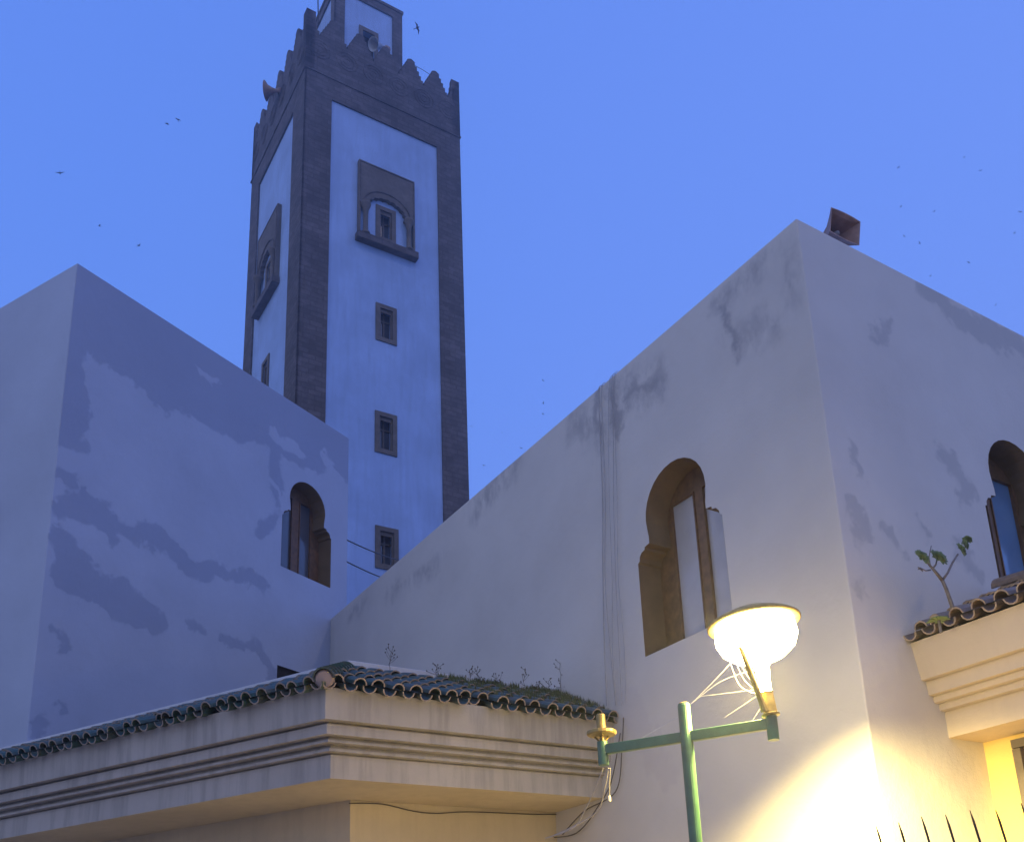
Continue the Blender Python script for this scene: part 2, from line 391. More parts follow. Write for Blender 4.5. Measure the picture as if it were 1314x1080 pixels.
# ------------------------------------------------------------------ mosque hall (right block)
hall = thing('prayer_hall', 'white plastered hall with long blank corner wall and two horseshoe windows', 'building', K)
LB = (A0 - K).length
far1 = A0 + dC * 13; far2 = K + dC * 13
hB = keyhole(LB - 1.685, 4.30); hC = keyhole(2.38, 4.30)
mb = walls([A0, K, far2, far1], 0, 7.195, {0: [hB], 1: [hC]}, reveals=False)
mb.build('wall', M['plasterB'], hall)
mb = MB(); mb.face([p + UZ * 6.86 for p in (A0 - oB * .1, K - oB * .1 - oC * .1, far2 - oC * .1, far1)]); mb.build('roof', M['roofing'], hall)
arched_window(K, dB, oB, 1.685, 4.30, hall, M['glass_pale'], stile=(-.085, .012))
arched_window(K, dC, oC, 2.38, 4.30, hall, M['glass_blue'], stile=(-.10, -.045))

# ------------------------------------------------------------------ left building
lh = thing('side_building', 'tall plain building with blotchy patched paint and a small horseshoe window', 'building', F)
LA = 5.05; E1 = F + dA * LA; E2 = F + dD * 9; E3 = E2 + dA * LA
dz = MB()
smallw = [(3.60, 5.55), (4.15, 5.55), (4.15, 6.17), (3.60, 6.17)]
mb = walls([E2, F, E1, E3], 0, 10.5, {1: [keyhole(4.13, 7.69, w=.53, hl=.83, wa=.375), smallw]}, reveals=False)
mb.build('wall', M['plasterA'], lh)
mb = MB(); mb.face([p + UZ * 10.2 for p in (E2, F + dA * .1 + dD * .1, E1 + dD * .1, E3)]); mb.build('roof', M['roofing'], lh)
arched_window(F, dA, oA, 4.13, 7.69, lh, M['glass_dark'], w=.53, hl=.83, wa=.375)
mb = MB(); mb.box(F + dA * 3.875 + UZ * 5.86 - oA * .05, dA, oA, UZ, .6, .03, .66); mb.build('shutter', M['dark_room'], lh)

# ------------------------------------------------------------------ minaret
R1 = T + dC * TW; L1 = T + dB * TW; BK = T + dC * TW + dB * TW
mn = thing('minaret', 'square minaret with white panels, brown stone corners and stepped battlements', 'tower', T)
ZC = 25.70
RW = [(2.03, 2.62, 17.86, 18.99), (2.02, 2.62, 14.60, 15.77), (2.04, 2.65, 11.47, 12.59), (2.02, 2.60, 21.0, 22.12)]
LW = [(2.28, 2.88, 17.05, 18.15), (2.28, 2.88, 13.9, 15.0), (2.3, 2.9, 20.25, 21.35)]
fr_in = .1
mb = walls([L1, T, R1, BK], 0, ZC, {0: [rect(TW - b + fr_in, TW - a - fr_in, c + fr_in, d_ - fr_in) for a, b, c, d_ in LW], 1: [rect(a + fr_in, b - fr_in, c + fr_in, d_ - fr_in) for a, b, c, d_ in RW]}, rt=.01, th=.3)
mb.build('wall', M['tower_white_sky_tint'], mn)
for (O, d, o, wl) in ((T, dC, oC, RW), (T, dB, oB, LW)):
    c1 = .71 if d is dC else .86; c2 = 3.90
    f = MB(); f.prism(O + o * .05 - d * .05, d, -o, rect(0, TW + .10, 0, ZC - .002), [rect(c1 + .05, c2 + .05, .5, 24.98)], .049, back=False)
    f.build('stone_border', M['stone'], mn)
    for (a, b, c, d_) in wl:
        w = MB(); w.prism(O + o * .035, d, -o, rect(a, b, c, d_), [rect(a + fr_in + .02, b - fr_in - .02, c + fr_in + .02, d_ - fr_in - .02)], .034, back=False)
        w.prism(O - o * .02, d, -o, rect(a + fr_in + .001, b - fr_in - .001, c + fr_in + .001, d_ - fr_in - .001), [rect(a + fr_in + .06, b - fr_in - .06, c + fr_in + .06, d_ - fr_in - .12)], .03, back=False)
        fw = w.build('window', M['stone_light'], mn)
        p = MB(); p.box(O - o * .24 + d * (a + b) / 2 + UZ * (c + d_) / 2, d, o, UZ, b - a - .15, .02, d_ - c - .15); p.build('pane', M['glass_dark'], fw)
        p = MB(); p.box(O - o * .21 + d * ((a + b) / 2 + .02) + UZ * (c + d_) / 2, d, o, UZ, .05, .03, d_ - c - .16)
        p.box(O - o * .208 + d * (a + b) / 2 + UZ * (c + (d_ - c) * .68), d, o, UZ, b - a - .16, .028, .05); p.build('mullion', M['stone_light'], fw)
# ornate aedicules
def aedicule(O, d, o, a, b, z0, z1):
    w = b - a; c = (a + b) / 2; wi = w / 2 - .30
    arch = [(c - wi, z0 + .95)]; n = 9
    zc = z0 + 1.02
    for k in range(n):                                # scalloped inner edge
        a0 = math.pi - math.pi * k / n; a1 = math.pi - math.pi * (k + 1) / n
        for t in (0, .25, .5, .75):
            aa = a0 + (a1 - a0) * t; r = 1 + .09 * math.sin(math.pi * t)
            arch.append((c + math.cos(aa) * wi * r, zc + math.sin(aa) * (wi * .70) * r))
    arch += [(c + wi, zc), (c + wi, z0 + .95)]
    out = [(a, z0 + .95)] + arch + [(b, z0 + .95), (b, z1), (a, z1)]
    s = MB(); s.prism(O + o * .12, d, -o, out, (), .119)
    s.prism(O + o * .12, d, -o, rect(a, a + .05, z0, z0 + .949), (), .119); s.prism(O + o * .12, d, -o, rect(b - .05, b, z0, z0 + .949), (), .119)
    sp = s.build('carved_surround', M['stone_light'], mn)
    r = MB(); pts = [O + o * .125 + d * (c + math.cos(t) * (wi + .16)) + UZ * (zc + .02 + math.sin(t) * (wi * .72 + .18)) for t in [math.pi * k / 20 for k in range(21)]]
    r.tube(pts, .022, 6)
    r.build('arch_moulding', M['stone'], sp)
    r = MB(); r.tube([O + o * .12 + d * x + UZ * z for x, z in ((a + .04, z0 + 1), (a + .04, z1 - .05), (b - .04, z1 - .05), (b - .04, z0 + 1))], .02, 6)
    r.build('edge_moulding', M['stone'], sp)
    l = MB(); l.prism(O + o * .21, d, -o, rect(a - .05, b + .06, z0 - .20, z0), (), .209); l.build('sill', M['stone'], mn)
    for x in (a + .19, b - .19):
        k = MB(); k.lathe(O + o * .13 + d * x + UZ * (z0 + .001), [(.12, 0), (.12, .05), (.085, .09), (.068, .13), (.064, .70), (.075, .72), (.068, .75), (.09, .82), (.13, .92), (.14, .95), (.14, 1.0)], seg=14)
        k.build('column', M['stone_light'], mn, smooth=True)
aedicule(T, dC, oC, 1.49, 3.13, 20.90, 23.30)
aedicule(T, dB, oB, 1.72, 3.42, 20.15, 22.55)

# battlemented parapet
def merlon_outline(L, n, base, val, peak):
    pts = [(0, base)]; per = L / n; steps = 5
    prof = []
    for k in range(n + 1):
        c = k * per
        hw = per / 2 - .03
        for side in (-1, 1):
            rng_ = range(steps + 1)
            seq = []
            for i in rng_:
                z = val + (peak - val) * i / steps; x = hw * (1 - i / steps) * .88 + .055
                zz = val + (peak - val) * (i + 1) / steps
                seq += [(x, z), (x, min(zz, peak))] if i < steps else []
            seq.append((.02, peak + .06))
            if side == -1: prof += [(c - x, z) for x, z in seq]
            else: prof += [(c + x, z) for x, z in reversed(seq)]
    prof = [(min(max(x, 0), L), z) for x, z in prof]
    o2 = []
    for q in prof:
        if not o2 or (abs(q[0] - o2[-1][0]) > 1e-5 or abs(q[1] - o2[-1][1]) > 1e-5): o2.append(q)
    return [(0, base)] + [q for q in o2] + [(L, base)]
E = .06; TL = TW + 2 * E
Tp = T + oC * E + oB * E
for (O, d, o) in ((Tp, dC, oC), (Tp, dB, oB)):
    t0 = .26
    ol = merlon_outline(TL, 6, ZC, 26.99, 27.70)
    s = MB()
    s.prism(O, d, -o, ol, (), t0 if d is dC else t0)
    s.build('battlement', M['stone'], mn)
    for k in range(6):                               # carved rosettes below the merlons
        r = MB(); c = O + o * .004 + d * ((k + .5) * TL / 6) + UZ * 26.5
        for rr in (.10, .20, .30):
            pts = [c + d * math.cos(t) * rr + UZ * math.sin(t) * rr for t in [math.tau * j / 20 for j in range(21)]]
            r.tube(pts, .010, 5, caps=False)
        r.build('carved_rosette', M['stone'], mn)
for (O, d, o) in ((Tp + dB * TL, dC, -oC), (Tp + dC * TL, dB, -oB)):
    s = MB(); s.prism(O - o * 0, d, -o, merlon_outline(TL, 6, ZC, 26.99, 27.70), (), .26); s.build('battlement', M['stone'], mn)
mb = MB(); mb.box(T + (dC + dB) * TW / 2 + UZ * (ZC + .1), dC, dB, UZ, TL - .02, TL - .02, .2); mb.build('terrace', M['roofing'], mn)
s = MB(); s.prism(Tp + oC * .015 + oB*.015, dC, -oC, rect(0, TL + .03, ZC - .03, ZC + .03), (), .3)
s.prism(Tp + oB * .015 + dB * .3, dB, -oB, rect(0, TL - .24, ZC - .03, ZC + .03), (), .3); s.build('string_course', M['stone'], mn)
# lantern turret
TC = T + (dC + dB) * TW / 2; a = 2.1; NT = TC - (dC + dB) * a / 2; ZT = 31.2
ZR = None
Rr = NT + dC * a
lo, hi = 26, 36
ZT = onpl(514, 20, Rr, oC).z
tur = [NT + dB * a, NT, NT + dC * a, NT + (dC + dB) * a]
zb = 26.0
top = ZT
do = rect(.74, 1.36, 26.1, top - 1.25)
mb = walls(tur, zb, top - .02, {1: [rect(.80, 1.30, 26.2, top - 1.31)]}, rt=.01, th=.25)
mb.build('lantern_wall', M['tower_white_sky_tint'], mn)
for (O, d, o) in ((NT, dC, oC), (NT, dB, oB)):
    f = MB(); f.prism(O + o * .05 - d * .05, d, -o, rect(0, a + .10, zb, top), [rect(.32, a - .22, zb + .3, top - .27)], .049, back=False)
    f.build('stone_border', M['stone'], mn)
f = MB(); f.box(TC + UZ * (top + .05), dC, dB, UZ, a + .16, a + .16, .10); f.build('lantern_cap', M['stone'], mn)
f = MB(); f.prism(NT + oC * .04, dC, -oC, do, [rect(.86, 1.24, 26.3, top - 1.38)], .039, back=False); dr = f.build('doorway', M['stone_light'], mn)
f = MB(); f.box(NT - oC * .22 + dC * 1.05 + UZ * (26.2 + (top - 27.5) / 2), dC, oC, UZ, .52, .02, top - 27.4); f.build('door', M['dark_room'], mn)
f = MB()
f.tube([onpl(408.5, 30, TC - dC * .9 - dB * 1.9, oC), onpl(407.5, -30, TC - dC * .9 - dB * 1.9, oC)], .018, 6)
tag(f.build('antenna_rod', M['dark_metal'], loc=onpl(408.5, 30, TC - dC * .9 - dB * 1.9, oC)), 'thin upright rod behind the corner merlon of the minaret', 'antenna')

# horn loudspeakers
def horn_round(name, label, P, ax, r, ln, mat, cat='loudspeaker'):
    ax = V(ax).normalized(); t = thing(name, label, cat, P)
    b = MB(); b.lathe(P, [(.05, -.10 * ln - .02), (.06, 0), (.055, ln * .15), (.09, ln * .45), (r * .6, ln * .8), (r, ln), (r * 1.03, ln + .01), (r * .96, ln + .005), (r * .55, ln * .78), (.05, ln * .4)], ax, 20)
    b.build('bell', mat, t, smooth=True)
    b = MB(); b.lathe(P - ax * (ln * .35), [(.07, 0), (.085, .03), (.085, ln * .3), (.06, ln * .33)], ax, 14); b.build('driver', M['hornmetal'], t, smooth=True)
    b = MB(); b.tube([P, P - UZ * .22 - ax * .05], .018, 6); b.build('bracket', M['dark_metal'], t)
    return t
Hp = onpl(357, 117, Tp + dB * 3.0 + oB * .05, oB)
horn_round('loudspeaker', 'dark horn loudspeaker sticking out from the left side of the battlements', Hp + oB * .02, (oB * .75 - oC * .5 + UZ * .05), .27, .34, M['hornmetal'])
Hq = onpl(482, 50, NT + oC * .25, oC)
horn_round('loudspeaker', 'pale horn loudspeaker in front of the lantern doorway of the minaret', onpl(494, 62, NT + oC * .4, oC), (-dC * .85 + oC * .25 - UZ * .45), .20, .50, M['hornpale'])
f = MB(); wp = NT + oC * .5
f.tube([onpl(528, 82, Tp - oC * .12, oC) , onpl(541, 89, Tp - oC * .12, oC), onpl(552, 96, Tp - oC * .12, oC)], .008, 5)
tag(f.build('wire', M['cable_dark'], loc=onpl(528, 82, Tp, oC)), 'thin wire strung between two merlons right of the lantern', 'wire')

# two thin cables across the minaret foot
for (y0, y1, lab) in ((692, 705, 'upper of two thin cables crossing the foot of the minaret'), (720, 735, 'lower of two thin cables crossing the foot of the minaret')):
    a_ = onpl(444, y0, E1 + oA * .0, oA) + dA * .02; b_ = onpl(530, y1 + 17, T + oC * .1, oC)
    f = MB(); f.tube([a_.lerp(b_, t) - UZ * .25 * t * (1 - t) for t in [k / 12 for k in range(13)]], .012, 5)
    tag(f.build('cable', M['cable_dark'], loc=a_), lab, 'cable', 'cables between the side building and the minaret')

# ------------------------------------------------------------------ annex with cornice and tile roof
CPROF = [(0, 0), (0, .183), (-.03, .185), (-.03, .197), (.05, .20), (.05, .222), (.01, .224), (.01, .252), (.10, .255), (.10, .275), (.06, .277), (.06, .302), (.15, .304), (.15, .38), (.11, .382), (.11, .40), (.205, .403), (.215, .645), (.02, .68)]
outC, outD = oC, oD
det = outC.x * outD.y - outC.y * outD.x
mit = V(((outD.y - outC.y) / det, (outC.x - outD.x) / det, 0))
LF2 = (P1 - P0).length + .0; LF1 = 12.0
endB = P0 + dC * LF2
ann = thing('annex', 'low annex with stepped cornice under the green tiled eaves', 'building', V((P0.x, P0.y, 0)))
mB = outC - dC * 0  # at the wall the cornice simply butts in
def swp(prof, O, parent, name, mat, first=None):
    s = MB()
    # end point on the hall wall for every u: run along dC until the plane of the wall
    rows = []
    def onwall(P):                                    # slide along dC to the plane of the hall wall
        t = (K - P).dot(oB) / dC.dot(oB); return P + dC * t
    rows.append([onwall(O + outC * u) + UZ * z for u, z in prof])
    for f_ in (.66, .33): rows.append([O.lerp(onwall(O), f_) + outC * u + UZ * z for u, z in prof])
    rows.append([O + mit * u + UZ * z for u, z in prof])
    for f_ in (.25, .5, .75, 1): rows.append([O + dD * LF1 * f_ + outD * u + UZ * z for u, z in prof])
    s.grid(rows)
    return s.build(name, mat, parent)
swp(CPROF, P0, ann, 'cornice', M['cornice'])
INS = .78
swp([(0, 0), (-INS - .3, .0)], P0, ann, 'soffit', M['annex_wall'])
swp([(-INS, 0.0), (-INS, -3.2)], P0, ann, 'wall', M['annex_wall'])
# tile roof
RISE = (( .275, .622), (-.62, 1.045))                # eave and ridge (u, z)
def half_pipe(mb, c0, c1, side, upn, r, up, th=.011, seg=6, r1=None):
    r1 = r if r1 is None else r1
    rows = []
    for c, rr in ((c0, r), (c1, r1)):
        outer = []; inner = []
        for k in range(seg + 1):
            t = math.pi * k / seg
            w = side * math.cos(t); h = upn * math.sin(t) * (1 if up else -1)
            outer.append(c + (w + h) * rr); inner.append(c + (w + h) * (rr - th))
        rows.append(outer + list(reversed(inner)))
    n0 = len(mb.bm.faces); mb.grid(rows, True, True); mb.bm.faces.ensure_lookup_table()
    mb.bm.faces[-2].material_index = 1; mb.bm.faces[-1].material_index = 1
def tile_roof(mb, O, along, out, u0, z0, u1, z1, t0, t1, clip=None, per=.158, gaps=(), ncourse=5, seed=1, jit=.02):
    rnd = random.Random(seed); sl = (out * (u1 - u0) + UZ * (z1 - z0)); L = sl.length; sd_ = sl / L
    upn = along.cross(sd_); upn = upn if upn.z > 0 else -upn
    n = int((t1 - t0) / per); 
    for i in range(n + 1):
        for kind in (0, 1):
            t = t0 + (i + .5 * kind) * per
            if t > t1: continue
            cl = L / ncourse
            for k in range(ncourse):
                a0 = k * cl; a1 = min(L, a0 + cl * 1.18)
                if clip:
                    w0, w1 = clip(t)
                    lo_, hi_ = max(a0 / L, w0), min(a1 / L, w1)
                    if hi_ - lo_ < .04: continue
                    a0, a1 = lo_ * L, hi_ * L
                if k == 0:
                    a0 -= rnd.uniform(-.3, 1) * jit * 2 + (.012 if kind == 0 else -.004)
                    if any(g0 < t < g1 for g0, g1 in gaps): a0 += rnd.uniform(.07, .11)
                tt = t + rnd.uniform(-1, 1) * jit * .4
                lift = .016 + rnd.uniform(0, .006)
                c0 = O + along * tt + out * u0 + UZ * z0 + sd_ * a0 + upn * (.028 + (.010 if kind else .0) + lift)
                c1 = O + along * (tt + rnd.uniform(-1, 1) * jit * .3) + out * u0 + UZ * z0 + sd_ * a1 + upn * (.028 + (.010 if kind else .0))
                half_pipe(mb, c0, c1, along, upn, .055 + rnd.uniform(-.003, .003), bool(kind), r1=.050)
k_h = (mit.dot(dC)); k_d = mit.dot(dD)
u0, u1 = RISE[0][0], RISE[1][0]
def clipC(t):   # fraction of the slope present in column t on the short face
    # on the hip t = k_h*u ; keep u > u_hip
    uh = t / k_h; f = (u0 - uh) / (u0 - u1); return (0, min(1, f)) if f < 1 else (0, 1)
def clipD(t):
    uh = t / k_d; f = (u0 - uh) / (u0 - u1); return (0, min(1, f)) if f < 1 else (0, 1)
mb = MB()
tile_roof(mb, P0, dC, outC, u0, RISE[0][1], u1, RISE[1][1], k_h * u0 + .03, LF2 + .02, clipC, gaps=((1.02, 1.22),), seed=3)
tile_roof(mb, P0, dD, outD, u0, RISE[0][1], u1, RISE[1][1], k_d * u0 + .03, LF1, clipD, gaps=((.93, 1.0), (1.6, 1.75), (3.9, 3.98)), seed=5)
tr = mb.build('tile_roof', M['tile_green'], ann)
tr.data.materials.append(M['tile_rim'])
# hip row of barrel tiles
hipA = P0 + mit * u0 + UZ * (RISE[0][1] + .06); hipB = P0 + mit * u1 + UZ * (RISE[1][1] + .03)
hd = (hipB - hipA).normalized(); hs = hd.cross(UZ).normalized(); hu = hs.cross(hd); hu = hu if hu.z > 0 else -hu
mb = MB(); nh = 9; HL = (hipB - hipA).length
for k in range(nh):
    half_pipe(mb, hipA + hd * (HL * k / nh - .02) + hu * .012, hipA + hd * (HL * (k + 1.15) / nh) , hs, hu, .085, True, th=.013, seg=9, r1=.074)
_o = mb.build('hip_tiles', M['tile_green'], tr)
_o.data.materials.append(_o.data.materials[0])
mb = MB(); mb.lathe(hipA + hd * .0, [(.001, -.012), (.06, -.008), (.074, .012), (.074, .05)], hd, 18); mb.build('mortar_plug', plaster('pinkish_mortar', (.36, .28, .25), mott=.2, bump=.8), tr)
# board under the tiles and the pale curb behind
swp([(.19, .61), (.20, .618), (-.70, 1.06), (-.70, .85)], P0, ann, 'roof_bed', M['roofing'])
swp([(-.625, .95), (-.63, 1.178), (-.64, 1.185), (-.78, 1.185), (-.78, .9)], P0, ann, 'curb', M['curb'])
mb = MB(); pts = [P0 + mit * -.7 + UZ * 1.0, None]
q = [P0 + mit * -.7, P0 + dD * LF1 - outD * .7, P0 + dD * LF1 - outD * 5.5, F + dD * 4 + UZ*3.2, V((E1.x, E1.y, 3.2)), V((A0.x, A0.y, 3.2)), P1 + dB * .8]
mb.face([V((p.x, p.y, 4.2)) for p in (P0 + mit * -.7, P0 + dD * LF1 - outD * .7, F + dD * 8.5, F, A0, P1 + dB * 1.0)]); mb.build('roof', M['roofing'], ann)

# ------------------------------------------------------------------ entrance porch on the right wall
S0 = K + dC * .835; Zs = 3.14
po = thing('entrance_porch', 'cream porch with stepped cornice and weathered tiles on the right wall', 'porch', V((S0.x, S0.y, 0)))
PPROF = [(0, 0), (0, .180), (-.008, .182), (-.008, .190), (.050, .192), (.054, .232), (.046, .234), (.046, .242), (.100, .244), (.107, .280), (.098, .282), (.098, .290), (.150, .292), (.160, .380), (.150, .382), (.150, .393), (.205, .395), (.262, .66), (.05, .70)]
LP = 4.0; PI_ = .393
def psweep(prof, name, mat, parent, L=LP):
    s = MB(); s.grid([[S0 + oC * t + oB * u + UZ * (Zs + z) for u, z in prof] for t in (0, L * .33, L * .66, L)]); return s.build(name, mat, parent)
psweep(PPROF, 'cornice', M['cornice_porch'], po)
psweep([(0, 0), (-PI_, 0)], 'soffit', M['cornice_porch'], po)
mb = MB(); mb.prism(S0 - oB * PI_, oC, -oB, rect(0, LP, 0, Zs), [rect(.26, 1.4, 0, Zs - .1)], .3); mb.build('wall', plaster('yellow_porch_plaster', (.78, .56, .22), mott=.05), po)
mb = MB(); mb.box(S0 - oB * (PI_ - .02) + oC * (.27) + UZ * 1.52, oC, oB, UZ, .06, .06, 3.03); mb.box(S0 - oB * (PI_ - .02) + oC * (.83) + UZ * 3.07, oC, oB, UZ, 1.18, .06, .06)
mb.build('door_frame', M['stone_light'], po)
mb = MB(); mb.box(S0 - oB * (PI_ + .2) + oC * .83 + UZ * 1.52, oC, oB, UZ, 1.13, .04, 3.03); mb.build('door', M['wood'], po)
mb = MB()
tile_roof(mb, S0 + UZ * Zs, oC, oB, .29, .67, -.75, 1.105, .05, LP, None, per=.158, seed=11, ncourse=5, jit=.02)
pr = mb.build('tile_roof', M['tile_clay'], po)
pr.data.materials.append(M['tile_rim'])
mb = MB()
rb = S0 + UZ * (Zs + 1.175) - oB * .72 + oC * .12
for k in range(14):
    c0 = rb + oC * (k * .28 + .02) ; half_pipe(mb, c0 + UZ * .012, c0 + oC * .33, oB, UZ, .095, True, th=.014, seg=8, r1=.082)
_o = mb.build('ridge_tiles', M['tile_clay'], pr)
_o.data.materials.append(_o.data.materials[0])
psweep([(.26, .64), (-.8, 1.09), (-.8, .4)], 'roof_bed', M['roofing'], po)

# ------------------------------------------------------------------ rooftop square loudspeaker
def square_horn():
    n_ = oC * .75 + oB * .55
    c = onpl(1084, 291, K - oC * .03, oC)               # centre of the mouth
    ax = V((.42, -.88, -.10)).normalized()
    t = thing('loudspeaker', 'square brown horn loudspeaker on the roof edge at the white corner', 'loudspeaker', c)
    sx_ = ax.cross(UZ).normalized(); sx_ = sx_ if sx_.dot(dC) > 0 else -sx_; sy = sx_.cross(ax); sy = sy if sy.z > 0 else -sy
    roll = rad(-8); sx_, sy = sx_ * math.cos(roll) + sy * math.sin(roll), sy * math.cos(roll) - sx_ * math.sin(roll)
    def ring(dist, w, h, bow=0):
        pts = []
        for k in range(16):
            side = k // 4; f = (k % 4) / 4
            x, y = [(-1 + 2 * f, -1), (1, -1 + 2 * f), (1 - 2 * f, 1), (-1, 1 - 2 * f)][side]
            b = bow * (1 - (y * y if abs(x) == 1 else x * x))
            if abs(y) == 1: y = y * (1 + b / h * 1.0)
            pts.append(c + ax * dist + sx_ * x * w + sy * y * h)
        return pts
    mb = MB()
    rows = [ring(-.30, .035, .035), ring(-.24, .05, .045), ring(-.14, .075, .065), ring(-.06, .115, .09), ring(0, .15, .112, .012), ring(.006, .152, .115, .012), ring(.006, .143, .106, .012), ring(-.02, .128, .094), ring(-.10, .085, .06), ring(-.2, .03, .025)]
    mb.grid(rows, True, True); mb.build('horn', M['hornmetal'], t)
    mb = MB(); mb.lathe(c - ax * .16, [(.03, 0), (.028, .05), (.018, .08), (.002, .092)], ax, 14); mb.build('phase_plug', M['hornpale'], t, smooth=True)
    mb = MB(); mb.lathe(c - ax * .42, [(.05, 0), (.065, .02), (.065, .11), (.04, .13)], ax, 16); mb.build('driver', M['hornpale'], t, smooth=True)
    mb = MB(); mb.tube([c - ax * .2, c - ax * .2 - UZ * .10 - ax * .02], .012, 6); mb.box(c - ax * .22 - UZ * .11, sx_, ax, UZ, .12, .07, .012); mb.build('bracket', M['dark_metal'], t)
square_horn()

# ------------------------------------------------------------------ street lamp
DL = 5.2
dl = ray(881, 945); hh = math.hypot(dl.x, dl.y); PM = CP + dl * (DL / hh)
adir = V((.905, -.425, 0)).normalized(); nrm = V((PM.x, PM.y, 0)).normalized()
zt = onpl(877, 903, PM, nrm).z
lamp = thing('street_lamp', 'green street lamp with one lit yellow lantern and one broken empty arm', 'street lamp', V((PM.x, PM.y, 0)))
pb = V((PM.x, PM.y, 0))
mb = MB(); mb.tube([pb + UZ * .0, pb + UZ * .9], .055, 20); mb.tube([pb + UZ * .9, pb + UZ * 1.0, pb + UZ * (zt - .012), pb + UZ * (zt)], [.055, .0335, .0335, .031], 20)
mb.build('pole', M['green_paint'], lamp, smooth=False)
mb = MB(); mb.lathe(pb + UZ * (zt + .001), [(.029, 0), (.024, .006), (.001, .008)], seg=18); mb.build('cap', M['brass'], lamp)
for sgn, ln in ((-1, .47), (1, .445)):
    mb = MB(); c = PM + adir * sgn * (ln / 2 + .01)
    mb.box(c, adir, adir.cross(UZ), UZ, ln - .03, .036, .055); mb.build('arm', M['green_paint'], lamp, bevel=.004)
    e = PM + adir * sgn * (ln + .01)
    mb = MB(); mb.tube([e - UZ * .085, e + UZ * .045], .029, 18); mb.build('socket', M['green_paint'], lamp)
# broken head on the far arm
e = PM - adir * .48
bh = MB(); bh.lathe(e + UZ * .047, [(.012, 0), (.012, .03), (.075, .034), (.082, .042), (.082, .056), (.072, .060), (.025, .062), (.025, .15), (.018, .155), (.001, .155)], seg=24)
for k in range(3):
    aa = k * math.tau / 3 + .5; bh.tube([e + UZ * .045 + V((math.cos(aa), math.sin(aa), 0)) * .012, e + UZ * .085 + V((math.cos(aa), math.sin(aa), 0)) * .05], .006, 6)
bh.build('broken_fitting', M['brass'], lamp)
# lit lantern
e = PM + adir * .455
tilt = (UZ - adir * .07 - V((0, 0, 0))).normalized()
mb = MB(); mb.lathe(e + UZ * .04, [(.045, 0), (.048, .008), (.036, .014), (.032, .12), (.036, .125)], tilt, 20); mb.build('collar', M['brass'], lamp)
GB = e + UZ * .04 + tilt * .12
head = MB(); head.lathe(GB, [(.026, 0), (.031, .08), (.038, .15), (.07, .18), (.135, .20), (.19, .245), (.214, .30), (.21, .35), (.17, .40)], tilt, 32)
hd_o = head.build('lantern_glass', M['lit'], lamp, smooth=True)
mb = MB(); mb.lathe(GB + tilt * .375, [(.19, -.004), (.232, .0), (.245, .008), (.245, .016), (.22, .034), (.13, .075), (.05, .10), (.001, .105)], tilt, 40); mb.build('lamp_shade', M['brass'], lamp, smooth=True)
mb = MB()
sd_l = -CR * .6
for k, (bx, tx) in enumerate(((-.028, -.12),)):
    dirx = CR if k < 2 else -nrm
    a_ = e + UZ * .06 + dirx * bx - nrm * .02; b_ = GB + tilt * .30 + dirx * tx - nrm * (.13 if k == 0 else -.10)
    if k == 2: a_ = e + UZ * .06 + nrm * .03; b_ = GB + tilt * .36 + nrm * .2
    mb.tube([a_, a_.lerp(b_, .12), b_], [.022, .016, .011] if k == 0 else .009, 8)
mb.build('strut', M['brass'], lamp)
# lamp light thrown down at the hall corner
sp = bpy.data.lights.new('lamp_beam', 'SPOT'); sp.energy = 1700; sp.color = (1, .76, .27); sp.spot_size = rad(106); sp.spot_blend = .8; sp.shadow_soft_size = .05
spo = bpy.data.objects.new('lamp_beam', sp); COL.objects.link(spo)
az, el = rad(39), rad(-45)
axd = V((math.sin(az) * math.cos(el), math.cos(az) * math.cos(el), math.sin(el)))
spo.location = GB + tilt * .22 + axd * .27; spo.rotation_euler = axd.to_track_quat('-Z', 'Y').to_euler()
spo.parent = lamp; spo.location = spo.location - lamp.location

sp2 = bpy.data.lights.new('lamp_glow', 'SPOT'); sp2.energy = 500; sp2.color = (1, .72, .20); sp2.spot_size = rad(172); sp2.spot_blend = .5; sp2.shadow_soft_size = .07
spo2 = bpy.data.objects.new('lamp_glow', sp2); COL.objects.link(spo2); spo2.parent = lamp; spo2.location = GB + tilt * .13 + nrm * .12 - lamp.location

# ------------------------------------------------------------------ cobwebs, cables
def strand(mb, pts, r=.0012, sag=.0, n=10, seg=4):
    pts = [V(p) for p in pts]
    if len(pts) == 2: pts = [pts[0].lerp(pts[1], k / n) - UZ * sag * 4 * (k / n) * (1 - k / n) for k in range(n + 1)]
    else:
        out = []
        for i in range(len(pts) - 1):
            p0 = pts[max(i - 1, 0)]; p1 = pts[i]; p2 = pts[i + 1]; p3 = pts[min(i + 2, len(pts) - 1)]
            for k in range(n):
                t = k / n; out.append(.5 * ((2 * p1) + (p2 - p0) * t + (2 * p0 - 5 * p1 + 4 * p2 - p3) * t * t + (3 * p1 - p0 - 3 * p2 + p3) * t ** 3))
        pts = out + [pts[-1]]
    mb.tube(pts, r, seg, caps=True)
LP_ = lambda x, y: onpl(x, y, e, nrm)
mb = MB()
strand(mb, [LP_(884, 905), LP_(940, 848)], .0010, .004); strand(mb, [LP_(884, 905), LP_(925, 874), LP_(970, 858)], .0010); strand(mb, [LP_(937, 850), LP_(950, 880), LP_(972, 890)], .0013)
strand(mb, [LP_(944, 848), LP_(955, 872), LP_(974, 888)], .0012); strand(mb, [LP_(900, 893), LP_(972, 884)], .0008); strand(mb, [LP_(930, 920), LP_(975, 890)], .0008)
strand(mb, [LP_(950, 850), LP_(960, 868), LP_(975, 884)], .0009); strand(mb, [LP_(965, 925), LP_(978, 905)], .0010)
tag(mb.build('cobweb', M['web'], loc=e), 'thin pale cobweb threads between the pole top and the lit lantern', 'cobweb')
